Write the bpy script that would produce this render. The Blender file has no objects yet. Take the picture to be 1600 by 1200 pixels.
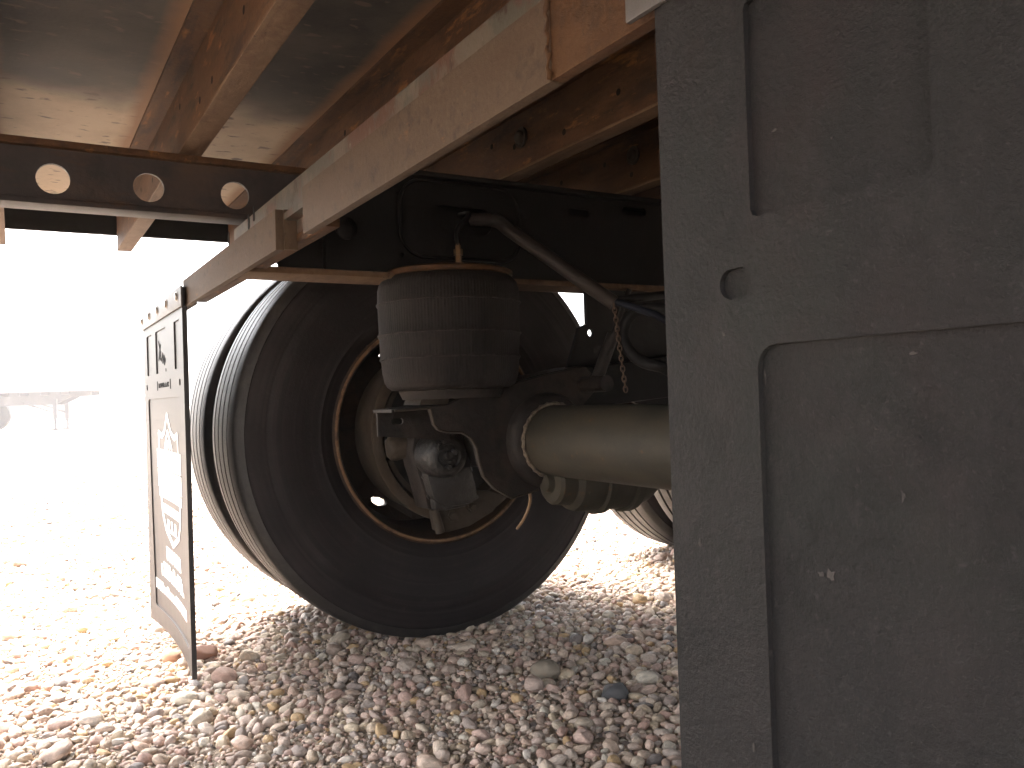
import bpy, bmesh, math, random
import numpy as np
from mathutils import Vector, Matrix, noise as mnoise

random.seed(4); rng = np.random.default_rng(4)
scene = bpy.context.scene
COL = scene.collection

# ------------------------------------------------------------------ camera
FPX, CAMH = 1300.0, 0.64
TH, PI_, RO = math.radians(30.9), math.radians(0.75), math.radians(1.9)
fw0 = Vector((-math.cos(TH), math.sin(TH), 0)); rt0 = Vector((math.sin(TH), math.cos(TH), 0))
fw = math.cos(PI_)*fw0 + math.sin(PI_)*Vector((0, 0, 1)); up1 = rt0.cross(fw)
rt = math.cos(RO)*rt0 - math.sin(RO)*up1; up = math.cos(RO)*up1 + math.sin(RO)*rt0
CAM = Vector((0, 0, CAMH))
cd = bpy.data.cameras.new('camera'); cam = bpy.data.objects.new('camera', cd); COL.objects.link(cam)
cd.sensor_width = 36; cd.lens = FPX/1600*36; cd.clip_start = 0.02; cd.clip_end = 2000
cam.matrix_world = Matrix(((rt.x, up.x, -fw.x, CAM.x), (rt.y, up.y, -fw.y, CAM.y), (rt.z, up.z, -fw.z, CAM.z), (0, 0, 0, 1)))
scene.camera = cam

def ray(u, v): return fw*FPX + rt*(u-800) + up*(600-v)
def hit(u, v, ax, val):                       # pixel of the photograph -> point on the plane ax = val
    d = ray(u, v); return CAM + d*((val-CAM[ax])/d[ax])
def project(p):
    q = Vector(p)-CAM; w = q.dot(fw)
    return (800+FPX*q.dot(rt)/w, 600-FPX*q.dot(up)/w, w)

# ------------------------------------------------------------------ sky, sun, exposure
SUN_EL, SUN_AZ = math.radians(62), math.radians(255)     # azimuth clockwise from +Y: high, left of the trailer and a little behind it
w = bpy.data.worlds.new('World'); scene.world = w; w.use_nodes = True
nt = w.node_tree; nt.nodes.clear()
sk = nt.nodes.new('ShaderNodeTexSky'); sk.sky_type = 'NISHITA'; sk.sun_disc = False
sk.sun_elevation = SUN_EL; sk.sun_rotation = SUN_AZ; sk.air_density = 1.0; sk.dust_density = 6.0; sk.ozone_density = 0.6
bg = nt.nodes.new('ShaderNodeBackground'); bg.inputs[1].default_value = 0.12
wo = nt.nodes.new('ShaderNodeOutputWorld')
hs_ = nt.nodes.new('ShaderNodeHueSaturation'); hs_.inputs['Saturation'].default_value = .3
nt.links.new(sk.outputs[0], hs_.inputs['Color']); nt.links.new(hs_.outputs[0], bg.inputs[0]); nt.links.new(bg.outputs[0], wo.inputs[0])
sd = bpy.data.lights.new('sun', 'SUN'); sd.energy = 1.5; sd.angle = math.radians(35); sd.color = (1, .95, .88)
so = bpy.data.objects.new('sun', sd); COL.objects.link(so)
sdir = Vector((math.sin(SUN_AZ)*math.cos(SUN_EL), math.cos(SUN_AZ)*math.cos(SUN_EL), math.sin(SUN_EL)))
so.rotation_euler = sdir.to_track_quat('Z', 'Y').to_euler(); so.location = sdir*20
scene.view_settings.view_transform = 'Standard'; scene.view_settings.look = 'None'
scene.view_settings.exposure = 3.8; scene.view_settings.gamma = 1
scene.render.engine = 'CYCLES'
scene.cycles.use_denoising = True
scene.cycles.max_bounces = 10; scene.cycles.diffuse_bounces = 6; scene.cycles.volume_bounces = 1

# ------------------------------------------------------------------ materials
def mat(name, base, rough=.7, layers=(), bump=0, bscale=60, metallic=0, spec=.5, coord='Object', post=None):
    """base colour + layers (colour, noise scale, lo, hi, stretch): each layer is a noise-shaped coat of paint, rust or dust"""
    m = bpy.data.materials.new(name); m.use_nodes = True; t = m.node_tree; n = t.nodes; L = t.links
    b = n['Principled BSDF']; b.inputs['Roughness'].default_value = rough; b.inputs['Metallic'].default_value = metallic
    b.inputs['Specular IOR Level'].default_value = spec
    tc = n.new('ShaderNodeTexCoord'); co = tc.outputs[coord]
    cur = None; rgb = n.new('ShaderNodeRGB'); rgb.outputs[0].default_value = (*base, 1); cur = rgb.outputs[0]
    for i, (c, s, lo, hi, st) in enumerate(layers):
        mp = n.new('ShaderNodeMapping'); mp.inputs['Scale'].default_value = st; mp.inputs['Location'].default_value = (i*3.1, i*1.7, i*.9)
        L.new(co, mp.inputs[0])
        nz = n.new('ShaderNodeTexNoise'); nz.inputs['Scale'].default_value = s; nz.inputs['Detail'].default_value = 7; nz.inputs['Roughness'].default_value = .65
        L.new(mp.outputs[0], nz.inputs[0])
        r = n.new('ShaderNodeMapRange'); r.inputs[1].default_value = lo; r.inputs[2].default_value = hi; L.new(nz.outputs[0], r.inputs[0])
        mx = n.new('ShaderNodeMix'); mx.data_type = 'RGBA'
        L.new(r.outputs[0], mx.inputs[0]); L.new(cur, mx.inputs[6]); mx.inputs[7].default_value = (*c, 1); cur = mx.outputs[2]
    if post: cur = post(n, L, co, cur)
    L.new(cur, b.inputs['Base Color'])
    if bump:
        nz = n.new('ShaderNodeTexNoise'); nz.inputs['Scale'].default_value = bscale; nz.inputs['Detail'].default_value = 6; nz.inputs['Roughness'].default_value = .7
        L.new(co, nz.inputs[0]); bp = n.new('ShaderNodeBump'); bp.inputs['Strength'].default_value = bump; bp.inputs['Distance'].default_value = .004
        L.new(nz.outputs[0], bp.inputs['Height']); L.new(bp.outputs[0], b.inputs['Normal'])
    return m
U = (1, 1, 1)
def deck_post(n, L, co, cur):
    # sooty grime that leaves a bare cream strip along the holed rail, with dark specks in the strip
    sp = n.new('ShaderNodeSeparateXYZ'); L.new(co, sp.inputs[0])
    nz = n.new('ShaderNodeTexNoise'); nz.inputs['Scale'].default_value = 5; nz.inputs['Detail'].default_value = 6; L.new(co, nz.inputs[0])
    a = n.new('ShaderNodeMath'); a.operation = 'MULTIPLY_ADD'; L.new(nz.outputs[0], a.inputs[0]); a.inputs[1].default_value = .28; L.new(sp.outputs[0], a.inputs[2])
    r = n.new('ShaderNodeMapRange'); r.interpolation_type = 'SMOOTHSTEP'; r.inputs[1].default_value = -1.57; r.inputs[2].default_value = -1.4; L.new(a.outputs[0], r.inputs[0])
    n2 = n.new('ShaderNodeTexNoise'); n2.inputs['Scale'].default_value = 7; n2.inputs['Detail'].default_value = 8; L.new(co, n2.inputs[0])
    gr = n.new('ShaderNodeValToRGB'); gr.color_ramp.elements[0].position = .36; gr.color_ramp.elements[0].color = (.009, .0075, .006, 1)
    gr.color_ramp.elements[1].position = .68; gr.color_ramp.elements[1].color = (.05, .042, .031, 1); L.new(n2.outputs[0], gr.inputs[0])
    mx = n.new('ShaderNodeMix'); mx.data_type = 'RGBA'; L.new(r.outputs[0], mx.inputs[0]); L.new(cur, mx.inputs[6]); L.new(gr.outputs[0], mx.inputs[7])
    mp = n.new('ShaderNodeMapping'); mp.inputs['Scale'].default_value = (60, 26, 30); L.new(co, mp.inputs[0])
    n3 = n.new('ShaderNodeTexNoise'); n3.inputs['Scale'].default_value = 1; n3.inputs['Detail'].default_value = 3; L.new(mp.outputs[0], n3.inputs[0])
    r3 = n.new('ShaderNodeMapRange'); r3.inputs[1].default_value = .62; r3.inputs[2].default_value = .68; L.new(n3.outputs[0], r3.inputs[0])
    m2 = n.new('ShaderNodeMix'); m2.data_type = 'RGBA'; L.new(r3.outputs[0], m2.inputs[0]); L.new(mx.outputs[2], m2.inputs[6]); m2.inputs[7].default_value = (.06, .042, .03, 1)
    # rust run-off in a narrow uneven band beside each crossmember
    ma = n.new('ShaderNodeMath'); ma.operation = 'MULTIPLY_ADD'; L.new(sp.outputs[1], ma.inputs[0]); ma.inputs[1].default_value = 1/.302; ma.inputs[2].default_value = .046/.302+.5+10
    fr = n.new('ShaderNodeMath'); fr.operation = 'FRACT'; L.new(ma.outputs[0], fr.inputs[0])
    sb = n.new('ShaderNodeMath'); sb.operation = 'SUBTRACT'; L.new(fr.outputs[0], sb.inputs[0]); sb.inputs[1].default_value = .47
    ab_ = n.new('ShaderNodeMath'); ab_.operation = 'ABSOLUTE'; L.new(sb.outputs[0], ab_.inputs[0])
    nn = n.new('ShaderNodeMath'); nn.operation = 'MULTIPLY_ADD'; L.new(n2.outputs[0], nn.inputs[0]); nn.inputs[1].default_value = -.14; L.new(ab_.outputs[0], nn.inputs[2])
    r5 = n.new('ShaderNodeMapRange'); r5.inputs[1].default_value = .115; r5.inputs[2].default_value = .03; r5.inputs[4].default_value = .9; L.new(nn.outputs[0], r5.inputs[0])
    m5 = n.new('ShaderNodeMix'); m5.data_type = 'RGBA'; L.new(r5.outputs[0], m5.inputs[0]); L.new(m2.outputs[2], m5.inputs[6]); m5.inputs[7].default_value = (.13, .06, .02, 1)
    return m5.outputs[2]
def ring_post(n, L, co, cur):
    # faint scuffed rings round the sidewall
    mu = n.new('ShaderNodeVectorMath'); mu.operation = 'MULTIPLY'; mu.inputs[1].default_value = (0, 1, 1); L.new(co, mu.inputs[0])
    ln = n.new('ShaderNodeVectorMath'); ln.operation = 'LENGTH'; L.new(mu.outputs[0], ln.inputs[0])
    nz = n.new('ShaderNodeTexNoise'); nz.noise_dimensions = '1D'; nz.inputs['Scale'].default_value = 75; nz.inputs['Detail'].default_value = 5; nz.inputs['Roughness'].default_value = .7; L.new(ln.outputs['Value'], nz.inputs['W'])
    n2 = n.new('ShaderNodeTexNoise'); n2.inputs['Scale'].default_value = 6; n2.inputs['Detail'].default_value = 5; L.new(co, n2.inputs[0])
    m = n.new('ShaderNodeMath'); m.operation = 'MULTIPLY'; L.new(nz.outputs[0], m.inputs[0]); L.new(n2.outputs[0], m.inputs[1])
    r = n.new('ShaderNodeMapRange'); r.inputs[1].default_value = .22; r.inputs[2].default_value = .4; r.inputs[4].default_value = .45; L.new(m.outputs[0], r.inputs[0])
    mx = n.new('ShaderNodeMix'); mx.data_type = 'RGBA'; L.new(r.outputs[0], mx.inputs[0]); L.new(cur, mx.inputs[6]); mx.inputs[7].default_value = (.032, .026, .025, 1)
    return mx.outputs[2]
M = {}
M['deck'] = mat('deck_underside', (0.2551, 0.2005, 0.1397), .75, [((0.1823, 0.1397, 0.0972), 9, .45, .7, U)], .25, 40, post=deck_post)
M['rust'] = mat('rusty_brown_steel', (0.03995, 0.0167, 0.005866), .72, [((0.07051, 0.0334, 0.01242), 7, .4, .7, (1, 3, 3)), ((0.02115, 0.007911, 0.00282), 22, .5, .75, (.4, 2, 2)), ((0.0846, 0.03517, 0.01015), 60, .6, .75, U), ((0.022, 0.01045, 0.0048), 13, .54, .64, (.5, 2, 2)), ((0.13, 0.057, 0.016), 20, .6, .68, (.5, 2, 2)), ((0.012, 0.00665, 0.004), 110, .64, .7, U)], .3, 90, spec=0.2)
M['rustdust_lit'] = mat('dusty_lit_flange', (0.0808, 0.04906, 0.02813), .8, [((0.05386, 0.02737, 0.01313), 8, .45, .7, (1, 3, 3)), ((0.1023, 0.06615, 0.03939), 50, .5, .75, U), ((.05, .026, .013), 11, .54, .64, (.4, 2, 2)), ((.02, .011, .007), 100, .65, .71, U)], .3, 120, spec=0.2)  # paler dusty brown that also carries the light on flange undersides
M['beige'] = mat('beige_dusty_steel', (0.06106, 0.04032, 0.02565), .75, [((0.05087, 0.03183, 0.01924), 6, .4, .65, (.5, 2, 2)), ((0.03731, 0.01981, 0.01049), 80, .64, .72, U), ((0.07292, 0.04951, 0.03264), 140, .5, .8, U), ((.05, .03, .018), 8, .5, .68, (.35, 2, 2)), ((.03, .02, .014), 45, .55, .72, U), ((.11, .052, .02), 24, .62, .7, (.6, 1.5, 1.5)), ((.022, .014, .01), 120, .66, .72, U)], .4, 160, spec=0.2)
M['orange'] = mat('orange_rusted_plate', (0.05959, 0.02756, 0.0106), .78, [((0.04136, 0.01653, 0.005303), 12, .45, .7, U), ((0.06288, 0.03857, 0.02015), 7, .5, .65, U), ((0.02648, 0.009648, 0.003712), 70, .62, .7, U), ((.035, .017, .008), 18, .56, .66, U), ((.02, .01, .006), 100, .63, .7, U)], .5, 110, spec=0.2)
M['mottled'] = mat('flaking_grey_paint', (0.04896, 0.04378, 0.03421), .65, [((0.0576, 0.02736, 0.01763), 11, .5, .56, (.7, .5, .5)), ((0.072, 0.05746, 0.04251), 19, .52, .58, (.8, .5, .5)), ((0.0288, 0.01532, 0.009331), 30, .58, .64, (1, .6, .6)), ((0.09216, 0.07661, 0.06221), 60, .63, .68, U)], .35, 70, spec=0.2)
M['frame'] = mat('black_frame_paint', (0.002574, 0.002079, 0.00198), .6, [((0.00594, 0.00396, 0.00297), 6, .45, .75, U), ((0.001188, 0.001089, 0.001089), 14, .5, .7, U)], .2, 60, spec=0.2)
M['rail'] = mat('brown_black_rail', (0.02094, 0.01638, 0.01599), .55, [((0.04189, 0.02475, 0.01599), 8, .5, .75, (1, 1, 2)), ((0.01142, 0.00952, 0.009904), 20, .5, .7, U), ((0.04, 0.02, 0.0096), 16, .58, .68, (1, .4, 1.5))], .25, 60, spec=0.2)
M['axle'] = mat('dusty_olive_axle', (0.03087, 0.02778, 0.02043), .62, [((0.04184, 0.03395, 0.02334), 6, .45, .7, (1, 1, 1)), ((0.02191, 0.02058, 0.01557), 20, .5, .75, (.4, 1, 1)), ((0.0538, 0.04527, 0.03113), 90, .64, .72, U), ((0.02408, 0.01914, 0.01428), 8, .55, .68, (.5, 1, 1)), ((0.0602, 0.0348, 0.0168), 34, .62, .7, U), ((0.01032, 0.0087, 0.00756), 140, .66, .72, U)], .15, 80, spec=0.2)
M['arm'] = mat('grimy_suspension_steel', (0.01498, 0.01198, 0.01074), .6, [((0.02997, 0.02123, 0.01623), 10, .48, .72, U), ((0.007488, 0.006493, 0.006242), 30, .5, .7, U)], .35, 70, spec=0.2)
M['greasy'] = mat('greasy_black_casting', (0.005082, 0.004389, 0.004158), .42, [((0.01386, 0.01085, 0.00924), 24, .5, .75, U)], .8, 70)
M['castdust'] = mat('dusty_casting', (0.03468, 0.02659, 0.01965), .7, [((0.0185, 0.01387, 0.0104), 16, .45, .7, U)], .4, 80, spec=0.2)
M['weld'] = mat('bright_weld_bead', (0.1872, 0.1498, 0.1061), .4, [((0.07488, 0.05616, 0.04368), 90, .45, .6, U)], .9, 160, metallic=.5)
M['rubber'] = mat('black_tyre_rubber', (0.007841, 0.005889, 0.006277), .62, [((0.0147, 0.01038, 0.01016), 5, .45, .75, U), ((0.02287, 0.01683, 0.01554), 40, .6, .8, U)], .15, 120, spec=0.2, post=ring_post)
M['tread'] = mat('worn_tread_rubber', (0.01348, 0.01194, 0.01155), .52, [((0.0308, 0.02695, 0.02387), 30, .5, .75, U), ((0.077, 0.0693, 0.0616), 130, .68, .74, U)], .4, 150)
M['bag'] = mat('air_spring_rubber', (0.006786, 0.005391, 0.005067), .75, [((0.00235, 0.002046, 0.001974), 130, .5, .58, (1, 1, .02)), ((0.01922, 0.01452, 0.01224), 7, .42, .75, (1, 1, .7)), ((0.01244, 0.009533, 0.008446), 45, .5, .75, (1, 1, .15))], .5, 90, spec=0.2)
M['bagring'] = mat('dusty_rubber_ring', (0.02625, 0.02175, 0.02025), .85, [((0.009, 0.0075, 0.0075), 120, .5, .6, U)], spec=.2)
M['rim'] = mat('rusty_dark_rim', (0.0198, 0.01122, 0.00726), .62, [((0.0429, 0.02145, 0.0099), 10, .45, .7, U), ((0.0099, 0.0066, 0.00528), 18, .5, .7, U)], .4, 90, spec=0.2)
M['lip'] = mat('rusty_rim_edge', (0.1144, 0.05896, 0.02428), .75, [((0.05202, 0.02428, 0.0104), 35, .5, .62, U), ((0.1457, 0.09367, 0.04855), 60, .58, .7, U)], .6, 120)
M['drum'] = mat('dusty_brake_drum', (0.03968, 0.02976, 0.02083), .75, [((0.02381, 0.01488, 0.008928), 12, .45, .7, U)], .3, 90, spec=0.2)
M['flap'] = mat('black_rubber_mud_flap', (.0088, .0088, .0094), .66, [((.0125, .0108, .0112), 3.5, .42, .66, U), ((.0145, .0098, .01), 8, .52, .7, U), ((.0105, .0118, .0112), 6, .54, .7, U), ((.0048, .0048, .0054), 20, .52, .72, U), ((.017, .0155, .016), 55, .55, .75, (1, 1, .6)), ((.026, .0245, .0245), 240, .6, .74, U), ((.016, .0145, .0145), 2.2, .5, .75, (3, 1, .25)), ((.05, .045, .042), 9, .71, .73, (1, 1, .06))], .55, 260, spec=.22)
M['glossflap'] = mat('smooth_black_mud_flap', (.014, .013, .0135), .46, [((.02, .018, .018), 4, .4, .7, U)], .05, 110, spec=.35)
M['scuff'] = mat('pale_scuffed_rubber', (.045, .039, .036), .8, [((.02, .018, .018), 220, .45, .6, U)])
M['print'] = mat('white_print', (.78, .77, .76), .5, [((.6, .58, .57), 60, .6, .75, U)])
M['markprint'] = mat('dark_moulded_mark', (.008, .0075, .008), .9, spec=.1)
M['galv'] = mat('pale_zinc_strip', (0.08624, 0.08112, 0.07935), .5, [((0.0621, 0.05519, 0.05174), 14, .45, .7, U)], .2, 70, metallic=.2)
M['bolt'] = mat('zinc_bolt', (.3, .27, .24), .45, [((.16, .1, .06), 60, .5, .65, U)], .3, 100, metallic=.5)
M['brass'] = mat('brass_fitting', (.14, .08, .035), .4, metallic=.7)
M['hose'] = mat('grey_brown_hose', (0.01942, 0.01508, 0.01325), .6, [((0.0297, 0.02285, 0.01942), 20, .5, .7, U)], .2, 80, spec=0.2)
M['blackhose'] = mat('black_nylon_line', (.006, .006, .0065), .7, spec=.15)
M['bluehose'] = mat('blue_nylon_line', (.006, .008, .014), .7, spec=.15)
M['chain'] = mat('rusty_chain', (0.05222, 0.02938, 0.01632), .6, [((0.08488, 0.05549, 0.03264), 60, .5, .7, U)], metallic=.3)
M['wire'] = mat('brown_cable', (0.17, 0.102, 0.051), .6)
M['fargrey'] = mat('pale_grey_paint', (0.1344, 0.1344, 0.1376), .6, [((0.1056, 0.1056, 0.1088), 2, .45, .7, U)])
M['fardark'] = mat('dark_grey_paint', (0.03024, 0.03024, 0.03528), .6, [((0.04284, 0.04284, 0.04788), 2, .45, .7, U)])
M['farpink'] = mat('faded_red_paint', (0.18, 0.096, 0.078), .6)

def stone_mat():
    m = bpy.data.materials.new('river_pebble'); m.use_nodes = True; t = m.node_tree; n = t.nodes; L = t.links
    b = n['Principled BSDF']; b.inputs['Roughness'].default_value = .6
    oi = n.new('ShaderNodeObjectInfo'); ramp = n.new('ShaderNodeValToRGB'); ramp.color_ramp.interpolation = 'CONSTANT'
    pal = [(.52, .42, .34), (.44, .34, .28), (.58, .49, .4), (.47, .38, .33), (.38, .3, .25), (.56, .44, .37), (.5, .42, .32), (.44, .31, .26),
           (.6, .54, .46), (.42, .37, .33), (.53, .4, .32), (.32, .27, .24), (.54, .46, .34), (.48, .36, .31), (.64, .57, .5), (.46, .4, .32), (.42, .29, .24), (.52, .45, .39), (.2, .18, .17), (.5, .36, .2), (.5, .43, .37), (.55, .45, .36), (.47, .39, .33)]
    e = ramp.color_ramp.elements
    while len(e) < len(pal): e.new(.5)
    pal = [(min(c[0]*1.08, .62), min(c[1]*1.0, .54), min(c[2]*.95, .46)) for c in pal]
    for i, c in enumerate(pal): e[i].position = i/len(pal); e[i].color = (*c, 1)
    L.new(oi.outputs['Random'], ramp.inputs[0])
    tc = n.new('ShaderNodeTexCoord'); off = n.new('ShaderNodeVectorMath'); off.operation = 'MULTIPLY_ADD'
    cx = n.new('ShaderNodeCombineXYZ'); 
    for k in range(3): L.new(oi.outputs['Random'], cx.inputs[k])
    off.inputs[1].default_value = (37, 53, 71); L.new(cx.outputs[0], off.inputs[0]); L.new(tc.outputs['Object'], off.inputs[2])
    nz = n.new('ShaderNodeTexNoise'); nz.inputs['Scale'].default_value = 1.6; nz.inputs['Detail'].default_value = 8; nz.inputs['Roughness'].default_value = .7; nz.inputs['Distortion'].default_value = .8
    L.new(off.outputs[0], nz.inputs[0])
    r = n.new('ShaderNodeMapRange'); r.inputs[1].default_value = .3; r.inputs[2].default_value = .72; r.inputs[3].default_value = .62; r.inputs[4].default_value = 1.3; L.new(nz.outputs[0], r.inputs[0])
    mm = n.new('ShaderNodeMix'); mm.data_type = 'RGBA'; mm.blend_type = 'MULTIPLY'; mm.inputs[0].default_value = 1
    L.new(ramp.outputs[0], mm.inputs[6]); L.new(r.outputs[0], mm.inputs[7]); L.new(mm.outputs[2], b.inputs['Base Color'])
    bp = n.new('ShaderNodeBump'); bp.inputs['Strength'].default_value = .35; bp.inputs['Distance'].default_value = .1; L.new(nz.outputs[0], bp.inputs['Height']); L.new(bp.outputs[0], b.inputs['Normal'])
    return m
M['stone'] = stone_mat()
def ground_mat():
    m = bpy.data.materials.new('sandy_gravel'); m.use_nodes = True; t = m.node_tree; n = t.nodes; L = t.links
    b = n['Principled BSDF']; b.inputs['Roughness'].default_value = .9
    tc = n.new('ShaderNodeTexCoord')
    vo = n.new('ShaderNodeTexVoronoi'); vo.inputs['Scale'].default_value = 38; L.new(tc.outputs['Object'], vo.inputs[0])
    cr = n.new('ShaderNodeValToRGB'); e = cr.color_ramp.elements; e[0].position = 0; e[0].color = (.24, .18, .13, 1); e[1].position = 1; e[1].color = (.46, .38, .3, 1)
    sp = n.new('ShaderNodeSeparateColor'); L.new(vo.outputs['Color'], sp.inputs[0]); L.new(sp.outputs[0], cr.inputs[0])
    nz = n.new('ShaderNodeTexNoise'); nz.inputs['Scale'].default_value = 160; nz.inputs['Detail'].default_value = 5; L.new(tc.outputs['Object'], nz.inputs[0])
    c2 = n.new('ShaderNodeValToRGB'); e = c2.color_ramp.elements; e[0].position = .35; e[0].color = (.2, .15, .11, 1); e[1].position = .7; e[1].color = (.44, .36, .28, 1); L.new(nz.outputs[0], c2.inputs[0])
    mx = n.new('ShaderNodeMix'); mx.data_type = 'RGBA'; mx.inputs[0].default_value = .5; L.new(cr.outputs[0], mx.inputs[6]); L.new(c2.outputs[0], mx.inputs[7]); L.new(mx.outputs[2], b.inputs['Base Color'])
    ad = n.new('ShaderNodeMath'); ad.operation = 'SUBTRACT'; L.new(nz.outputs[0], ad.inputs[0]); L.new(vo.outputs['Distance'], ad.inputs[1])
    bp = n.new('ShaderNodeBump'); bp.inputs['Strength'].default_value = .8; bp.inputs['Distance'].default_value = .012; L.new(ad.outputs[0], bp.inputs['Height']); L.new(bp.outputs[0], b.inputs['Normal'])
    return m
M['ground'] = ground_mat()

# ------------------------------------------------------------------ mesh helpers
def link(name, me, parent=None, smooth=None, loc=None):
    if smooth is not None:
        me.polygons.foreach_set('use_smooth', [True]*len(me.polygons)); me.set_sharp_from_angle(angle=math.radians(smooth))
    o = bpy.data.objects.new(name, me); COL.objects.link(o)
    if parent is not None:
        o.parent = parent
        if loc is None: o.matrix_parent_inverse = PINV.get(parent.name, Matrix())
    if loc is not None: o.location = loc
    PINV[o.name] = PINV.get(parent.name, Matrix()) if (parent is not None and loc is None) else Matrix()
    if parent is not None and loc is None: PINV[o.name] = Matrix()
    return o
PINV = {}
class MB:
    """collects boxes, prisms, tubes and lathed shapes and links them as one mesh object"""
    def __init__(s): s.v = []; s.f = []; s.mi = []; s.cur = 0
    def add(s, vs, fs):
        k = len(s.v); s.v += [tuple(v) for v in vs]; s.f += [tuple(i+k for i in f) for f in fs]; s.mi += [s.cur]*len(fs); return s
    def box(s, a, b):
        (x0, y0, z0), (x1, y1, z1) = a, b
        return s.add([(x0, y0, z0), (x1, y0, z0), (x1, y1, z0), (x0, y1, z0), (x0, y0, z1), (x1, y0, z1), (x1, y1, z1), (x0, y1, z1)],
                     [(0, 3, 2, 1), (4, 5, 6, 7), (0, 1, 5, 4), (1, 2, 6, 5), (2, 3, 7, 6), (3, 0, 4, 7)])
    def prism(s, pts, f0, f1):                 # closed outline pts; f0, f1 map a 2D point to the two ends
        n = len(pts); vs = [f0(p) for p in pts] + [f1(p) for p in pts]
        return s.add(vs, [tuple(range(n-1, -1, -1)), tuple(range(n, 2*n))] + [(i, (i+1) % n, n+(i+1) % n, n+i) for i in range(n)])
    def tube(s, pts, r, seg=10, cap=True):
        pts = [Vector(p) for p in pts]; rs = r if isinstance(r, (list, tuple)) else [r]*len(pts)
        vs = []; fs = []; nx = None
        for i, p in enumerate(pts):
            t = (pts[min(i+1, len(pts)-1)]-pts[max(i-1, 0)]).normalized()
            if nx is None: nx = t.orthogonal().normalized()
            else: nx = (nx - t*nx.dot(t)).normalized()
            ny = t.cross(nx)
            for k in range(seg):
                a = 2*math.pi*k/seg; vs.append(p + (nx*math.cos(a)+ny*math.sin(a))*rs[i])
        for i in range(len(pts)-1):
            for k in range(seg):
                a = i*seg+k; b = i*seg+(k+1) % seg; fs.append((a, b, b+seg, a+seg))
        if cap: fs += [tuple(range(seg-1, -1, -1)), tuple(range((len(pts)-1)*seg, len(pts)*seg))]
        return s.add(vs, fs)
    def lathe(s, prof, seg=64, axis='X', c=(0, 0, 0), closed=False, mod=None):   # prof: (along, radius)
        vs = []; fs = []; n = len(prof)
        for i, (h, r) in enumerate(prof):
            for k in range(seg):
                a = 2*math.pi*k/seg; rr = r + (mod(i, k) if mod else 0)
                p = (h, rr*math.cos(a), rr*math.sin(a)) if axis == 'X' else ((rr*math.cos(a), h, rr*math.sin(a)) if axis == 'Y' else (rr*math.cos(a), rr*math.sin(a), h))
                vs.append((p[0]+c[0], p[1]+c[1], p[2]+c[2]))
        for i in range(n if closed else n-1):
            j = (i+1) % n
            for k in range(seg): fs.append((i*seg+k, i*seg+(k+1) % seg, j*seg+(k+1) % seg, j*seg+k))
        return s.add(vs, fs)
    def build(s, name, mats, parent=None, smooth=None, bevel=0, loc=None):
        me = bpy.data.meshes.new(name); me.from_pydata(s.v, [], s.f)
        bm = bmesh.new(); bm.from_mesh(me); bmesh.ops.recalc_face_normals(bm, faces=bm.faces)
        if bevel: bmesh.ops.bevel(bm, geom=[e for e in bm.edges if len(e.link_faces) == 2 and e.calc_face_angle(0) > .6], offset=bevel, segments=2, affect='EDGES', profile=.6)
        bm.to_mesh(me); bm.free()
        if not isinstance(mats, (list, tuple)): mats = [mats]
        for m in mats: me.materials.append(M[m])
        if len(mats) > 1 and not bevel: me.polygons.foreach_set('material_index', s.mi)
        if bevel and smooth is None: smooth = 35
        return link(name, me, parent, smooth, loc)

def sheet(outer, holes, thick, fmap, cuts=0, deform=None):
    """bmesh of a plate: outline with holes, thick deep; fmap(a, b, d) -> 3D"""
    bm = bmesh.new(); edges = []
    for loop in [outer]+list(holes):
        vs = [bm.verts.new((p[0], p[1], 0)) for p in loop]
        edges += [bm.edges.new((vs[i], vs[(i+1) % len(vs)])) for i in range(len(vs))]
    bmesh.ops.triangle_fill(bm, use_beauty=True, use_dissolve=False, edges=edges, normal=(0, 0, 1))
    if cuts:
        xs = [p[0] for p in outer]; ys = [p[1] for p in outer]
        for i in range(1, cuts):
            x = min(xs)+(max(xs)-min(xs))*i/cuts; y = min(ys)+(max(ys)-min(ys))*i/cuts
            bmesh.ops.bisect_plane(bm, geom=bm.verts[:]+bm.edges[:]+bm.faces[:], plane_co=(x, 0, 0), plane_no=(1, 0, 0))
            bmesh.ops.bisect_plane(bm, geom=bm.verts[:]+bm.edges[:]+bm.faces[:], plane_co=(0, y, 0), plane_no=(0, 1, 0))
    r = bmesh.ops.extrude_face_region(bm, geom=bm.faces[:])
    for v in r['geom']:
        if isinstance(v, bmesh.types.BMVert): v.co.z = thick
    for v in bm.verts: v.co = Vector(fmap(v.co.x, v.co.y, v.co.z))
    bmesh.ops.recalc_face_normals(bm, faces=bm.faces)
    return bm
def bm_obj(bm, name, m, parent=None, smooth=None):
    me = bpy.data.meshes.new(name); bm.to_mesh(me); bm.free(); me.materials.append(M[m]); return link(name, me, parent, smooth)
def rrect(x0, y0, x1, y1, r, n=5):
    out = []
    for cx, cy, a0 in ((x1-r, y1-r, 0), (x0+r, y1-r, 90), (x0+r, y0+r, 180), (x1-r, y0+r, 270)):
        for i in range(n+1):
            a = math.radians(a0+90*i/n); out.append((cx+r*math.cos(a), cy+r*math.sin(a)))
    return out
def circ(cx, cy, r, n=20, ry=None): return [(cx+r*math.cos(2*math.pi*i/n), cy+(ry or r)*math.sin(2*math.pi*i/n)) for i in range(n)]
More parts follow.
